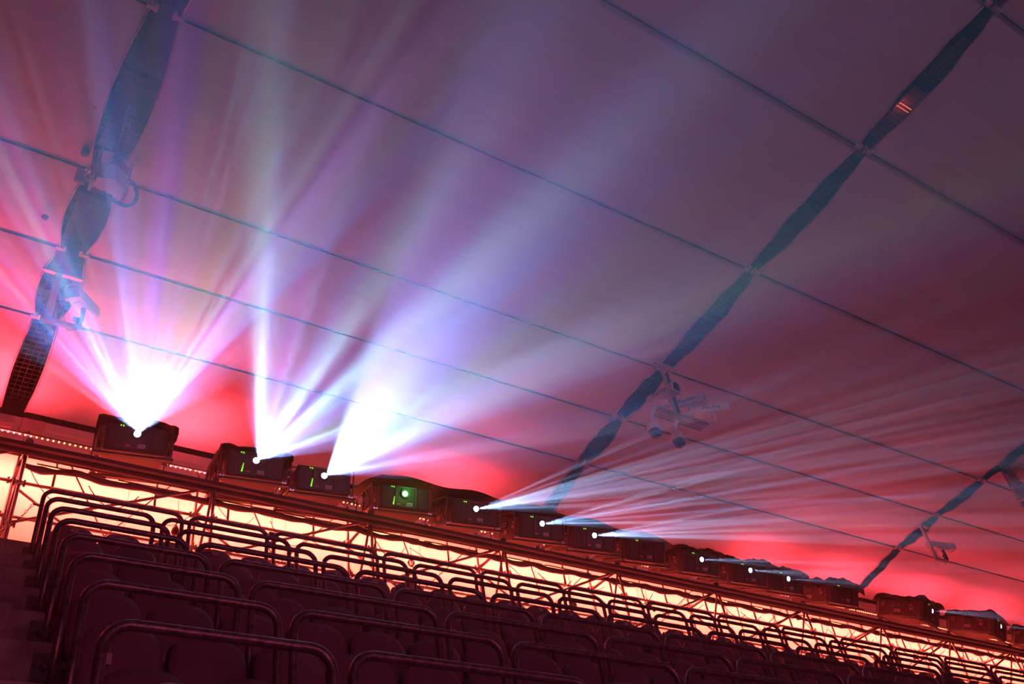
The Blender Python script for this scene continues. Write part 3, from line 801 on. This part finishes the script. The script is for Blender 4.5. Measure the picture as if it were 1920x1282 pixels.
def dome(loc, label):
    r = empty('dome_camera', label, 'camera', loc, 0, 'dome cameras under the hanging bar')
    arm(r, [(.12, .0, .60), (.11, .0, .48), (.04, 0, .42), (0, 0, .32), (0, 0, .20)], .036, 'neck')
    b = B(); lathe(b, [(.03, .23), (.07, .22), (.105, .18), (.112, .11), (.105, .06), (.098, .05)], 20); obj('dome_housing', b, 'white_paint', r)
    b = B(); M = Matrix.Rotation(math.radians(-18), 4, 'X')
    lathe(b, [(.096, .07), (.096, .0), (.088, -.05), (.062, -.085), (.02, -.102)], 20, M); o = obj('dome_bowl', b, 'dome_black', r)
    b = B(); M = Matrix.Translation((.02, -.035, -.055)) @ Matrix.Rotation(math.radians(38), 4, 'X')
    prof_ = [(.052, -.02), (.064, -.02), (.064, -.032), (.052, -.032), (.052, -.02)]; lathe(b, prof_, 20, M, False); obj('lens_ring', b, 'membrane_hem', r)
dome((9.82, 8.62, 8.68), 'black and white dome camera hanging from the left end of the bar')
dome((10.33, 8.62, 8.62), 'black and white dome camera hanging right of the other dome')
# L bracket cameras
def bracket_cam(top, drop, out, label_b, label_c, yaw, L, w, h, tilt, up_=.30, off=(0, 0)):
    r = empty('camera_bracket', label_b, 'bracket', top)
    b = B(); box(b, -.22, .32, -.03, .03, 0, .035); obj('crossbar', b, 'white_paint', r)
    b = B(); box(b, -.045, .045, -.03, .03, -drop, 0); bev(b, .006, 1); obj('bracket_post', b, 'white_paint', r)
    b = B(); box(b, -.045, out, -.03, .03, -drop-.05, -drop+.02); bev(b, .006, 1); obj('bracket_foot', b, 'white_paint', r)
    b = B(); tube(b, [(-.02, .03, .03), (.1, .05, -drop*.5), (out*.6, .0, -drop-.10), (out, 0, -drop-.02)], .006, 5); obj('loose_cable', b, 'black_cable', r)
    c = empty('surveillance_camera', label_c, 'camera', (top[0]+out*.75+off[0], top[1]+off[1], top[2]-drop+.03))
    arm(c, [(0, 0, 0), (0, 0, .10)], .045, 'mount_base', 'black_cable'); arm(c, [(-.08, 0, .09), (.03, 0, .12), (.02, 0, up_-h/2)], .035, 'swivel_arm', 'black_cable')
    hd = bpy.data.objects.new('camera_head', None); C.objects.link(hd); hd.parent = c; hd.location = (0, 0, up_+.02); hd.rotation_euler = (0, tilt, yaw); hd.empty_display_size = .1
    housing(hd, L, w, h, False)
bracket_cam((.85, 10.6, 10.25), .86, .45, 'white angled bracket hanging at the left roof gap', 'large white box camera on the bracket at the left roof gap', math.radians(-128), .62, .20, .20, .25, .42, (.05, 0))
bracket_cam((20.50, 10.65, 10.29), .86, .45, 'white angled bracket hanging at the right roof gap', 'long white box camera on the bracket at the right roof gap', math.radians(-12), .75, .17, .17, .03, .36, (.1, 0))
# equipment pods
def pod(loc, rz, label, sc_=1.0):
    r = empty('equipment_pod', label, 'equipment', loc, rz); r.scale = (sc_,)*3
    for s in (-1, 1):
        b = B(); box(b, s*.20-.012, s*.20+.012, -.14, .06, -.30, .42); obj('side_plate', b, 'membrane_hem', r)
    for z in (.10, .22, .34):
        b = B(); v4 = [(-.21, -.10), (0, -.20), (.21, -.10), (.21, .02), (-.21, .02)]
        lo = [b.verts.new((x, y, z)) for x, y in v4]; hi = [b.verts.new((x, y, z+.014)) for x, y in v4]; b.faces.new(lo); b.faces.new(hi[::-1])
        for i in range(5): b.faces.new((lo[i], hi[i], hi[(i+1) % 5], lo[(i+1) % 5]))
        obj('shelf', b, 'grey_paint', r)
        b = B(); box(b, -.07, .07, -.13, -.02, z+.014, z+.09); bev(b, .008, 1); tube(b, [(-.05, -.135, z+.03), (.05, -.135, z+.03), (.05, -.135, z+.075), (-.05, -.135, z+.075), (-.05, -.135, z+.03)], .004, 4); obj('device', b, 'dark_steel', r)
    b = B(); v4 = [(-.21, -.12), (0, -.22), (.21, -.12), (.21, .04), (-.21, .04)]
    lo = [b.verts.new((x, y, -.22)) for x, y in v4]; hi = [b.verts.new((x, y, .06)) for x, y in v4]; b.faces.new(lo); b.faces.new(hi[::-1])
    for i in range(5): b.faces.new((lo[i], hi[i], hi[(i+1) % 5], lo[(i+1) % 5]))
    obj('white_cover', b, 'white_paint', r)
    b = B(); tube(b, [(-.30, 0, .52), (.30, 0, .52)], .026, 8); obj('hanging_tube', b, 'grey_paint', r)
    for s in (-1, 1):
        b = B(); tube(b, [(s*.22, .0, .52), (s*.22, 0, -.10)], .02, 8); obj('hanging_tube', b, 'grey_paint', r)
    b = B(); tube(b, [(.20+.17*math.sin(a), -.02, -.12+.26*math.cos(a)) for a in [PI*q/11 for q in range(12)]]+[(.05, -.02, -.37), (-.04, 0, -.28)], .026, 8); obj('thick_cable', b, 'dark_steel', r)
    b = B(); tube(b, [(-.20, .0, .40), (-.27, -.02, .38), (-.26, -.03, .1), (-.30, -.03, -.18), (-.2, -.02, -.25)], .010, 6); obj('white_cable', b, 'white_paint', r)
    b = B(); box(b, -.40, -.28, -.02, .03, -.30, -.05); bev(b, .01, 1); obj('side_bracket', b, 'membrane_hem', r)
    b = B(); lathe(b, [(.03, -.06), (.055, -.04), (.05, .05), (.02, .07)], 8, Matrix.Translation((-.36, 0, .30))); obj('blue_strap', b, 'blue_strap', r)
    return r
pod((.98, 8.60, 10.20), math.radians(8), 'white three-shelf equipment pod hanging below the left roof gap')
pod((20.95, 8.40, 10.05), math.radians(20), 'white three-shelf equipment pod at the right edge below the roof gap', 1.1)
# truss tube inside the left gap
b = B(); tube(b, [(0, 0, 0), (.05, .8, .02)], .02, 6); tube(b, [(.07, 0, .05), (.12, .8, .07)], .012, 6)
tag(obj('antenna_rod', b, 'galvanised', None, (.93, 7.8, 10.78)), 'thin metal rods behind the net above the left equipment pod', 'rod')
b = B(); lathe(b, [(.004, -.05), (.035, -.04), (.045, -.01), (.045, .0)], 14)
tag(obj('ceiling_sensor', b, 'dark_steel', None, (.44, 9.69, 10.33)), 'small dark round sensor on the roof left of the equipment pod', 'sensor')
# small cable clutter at the lower end of the middle gap
for i in range(3):
    p = Vector((10.7+random.uniform(-.15, .3), 12.6+random.uniform(-.4, .3), 9.85+random.uniform(-.1, .2)))
    hang('gap_cable', ['short','middle','long'][i]+' thin cable looped at the lower end of the middle roof gap', p, p+Vector((random.uniform(-.4, .4), random.uniform(-.5, .3), random.uniform(-.2, .2))), .1, .008, i, 'membrane_hem', 8, 'cables in the middle gap')
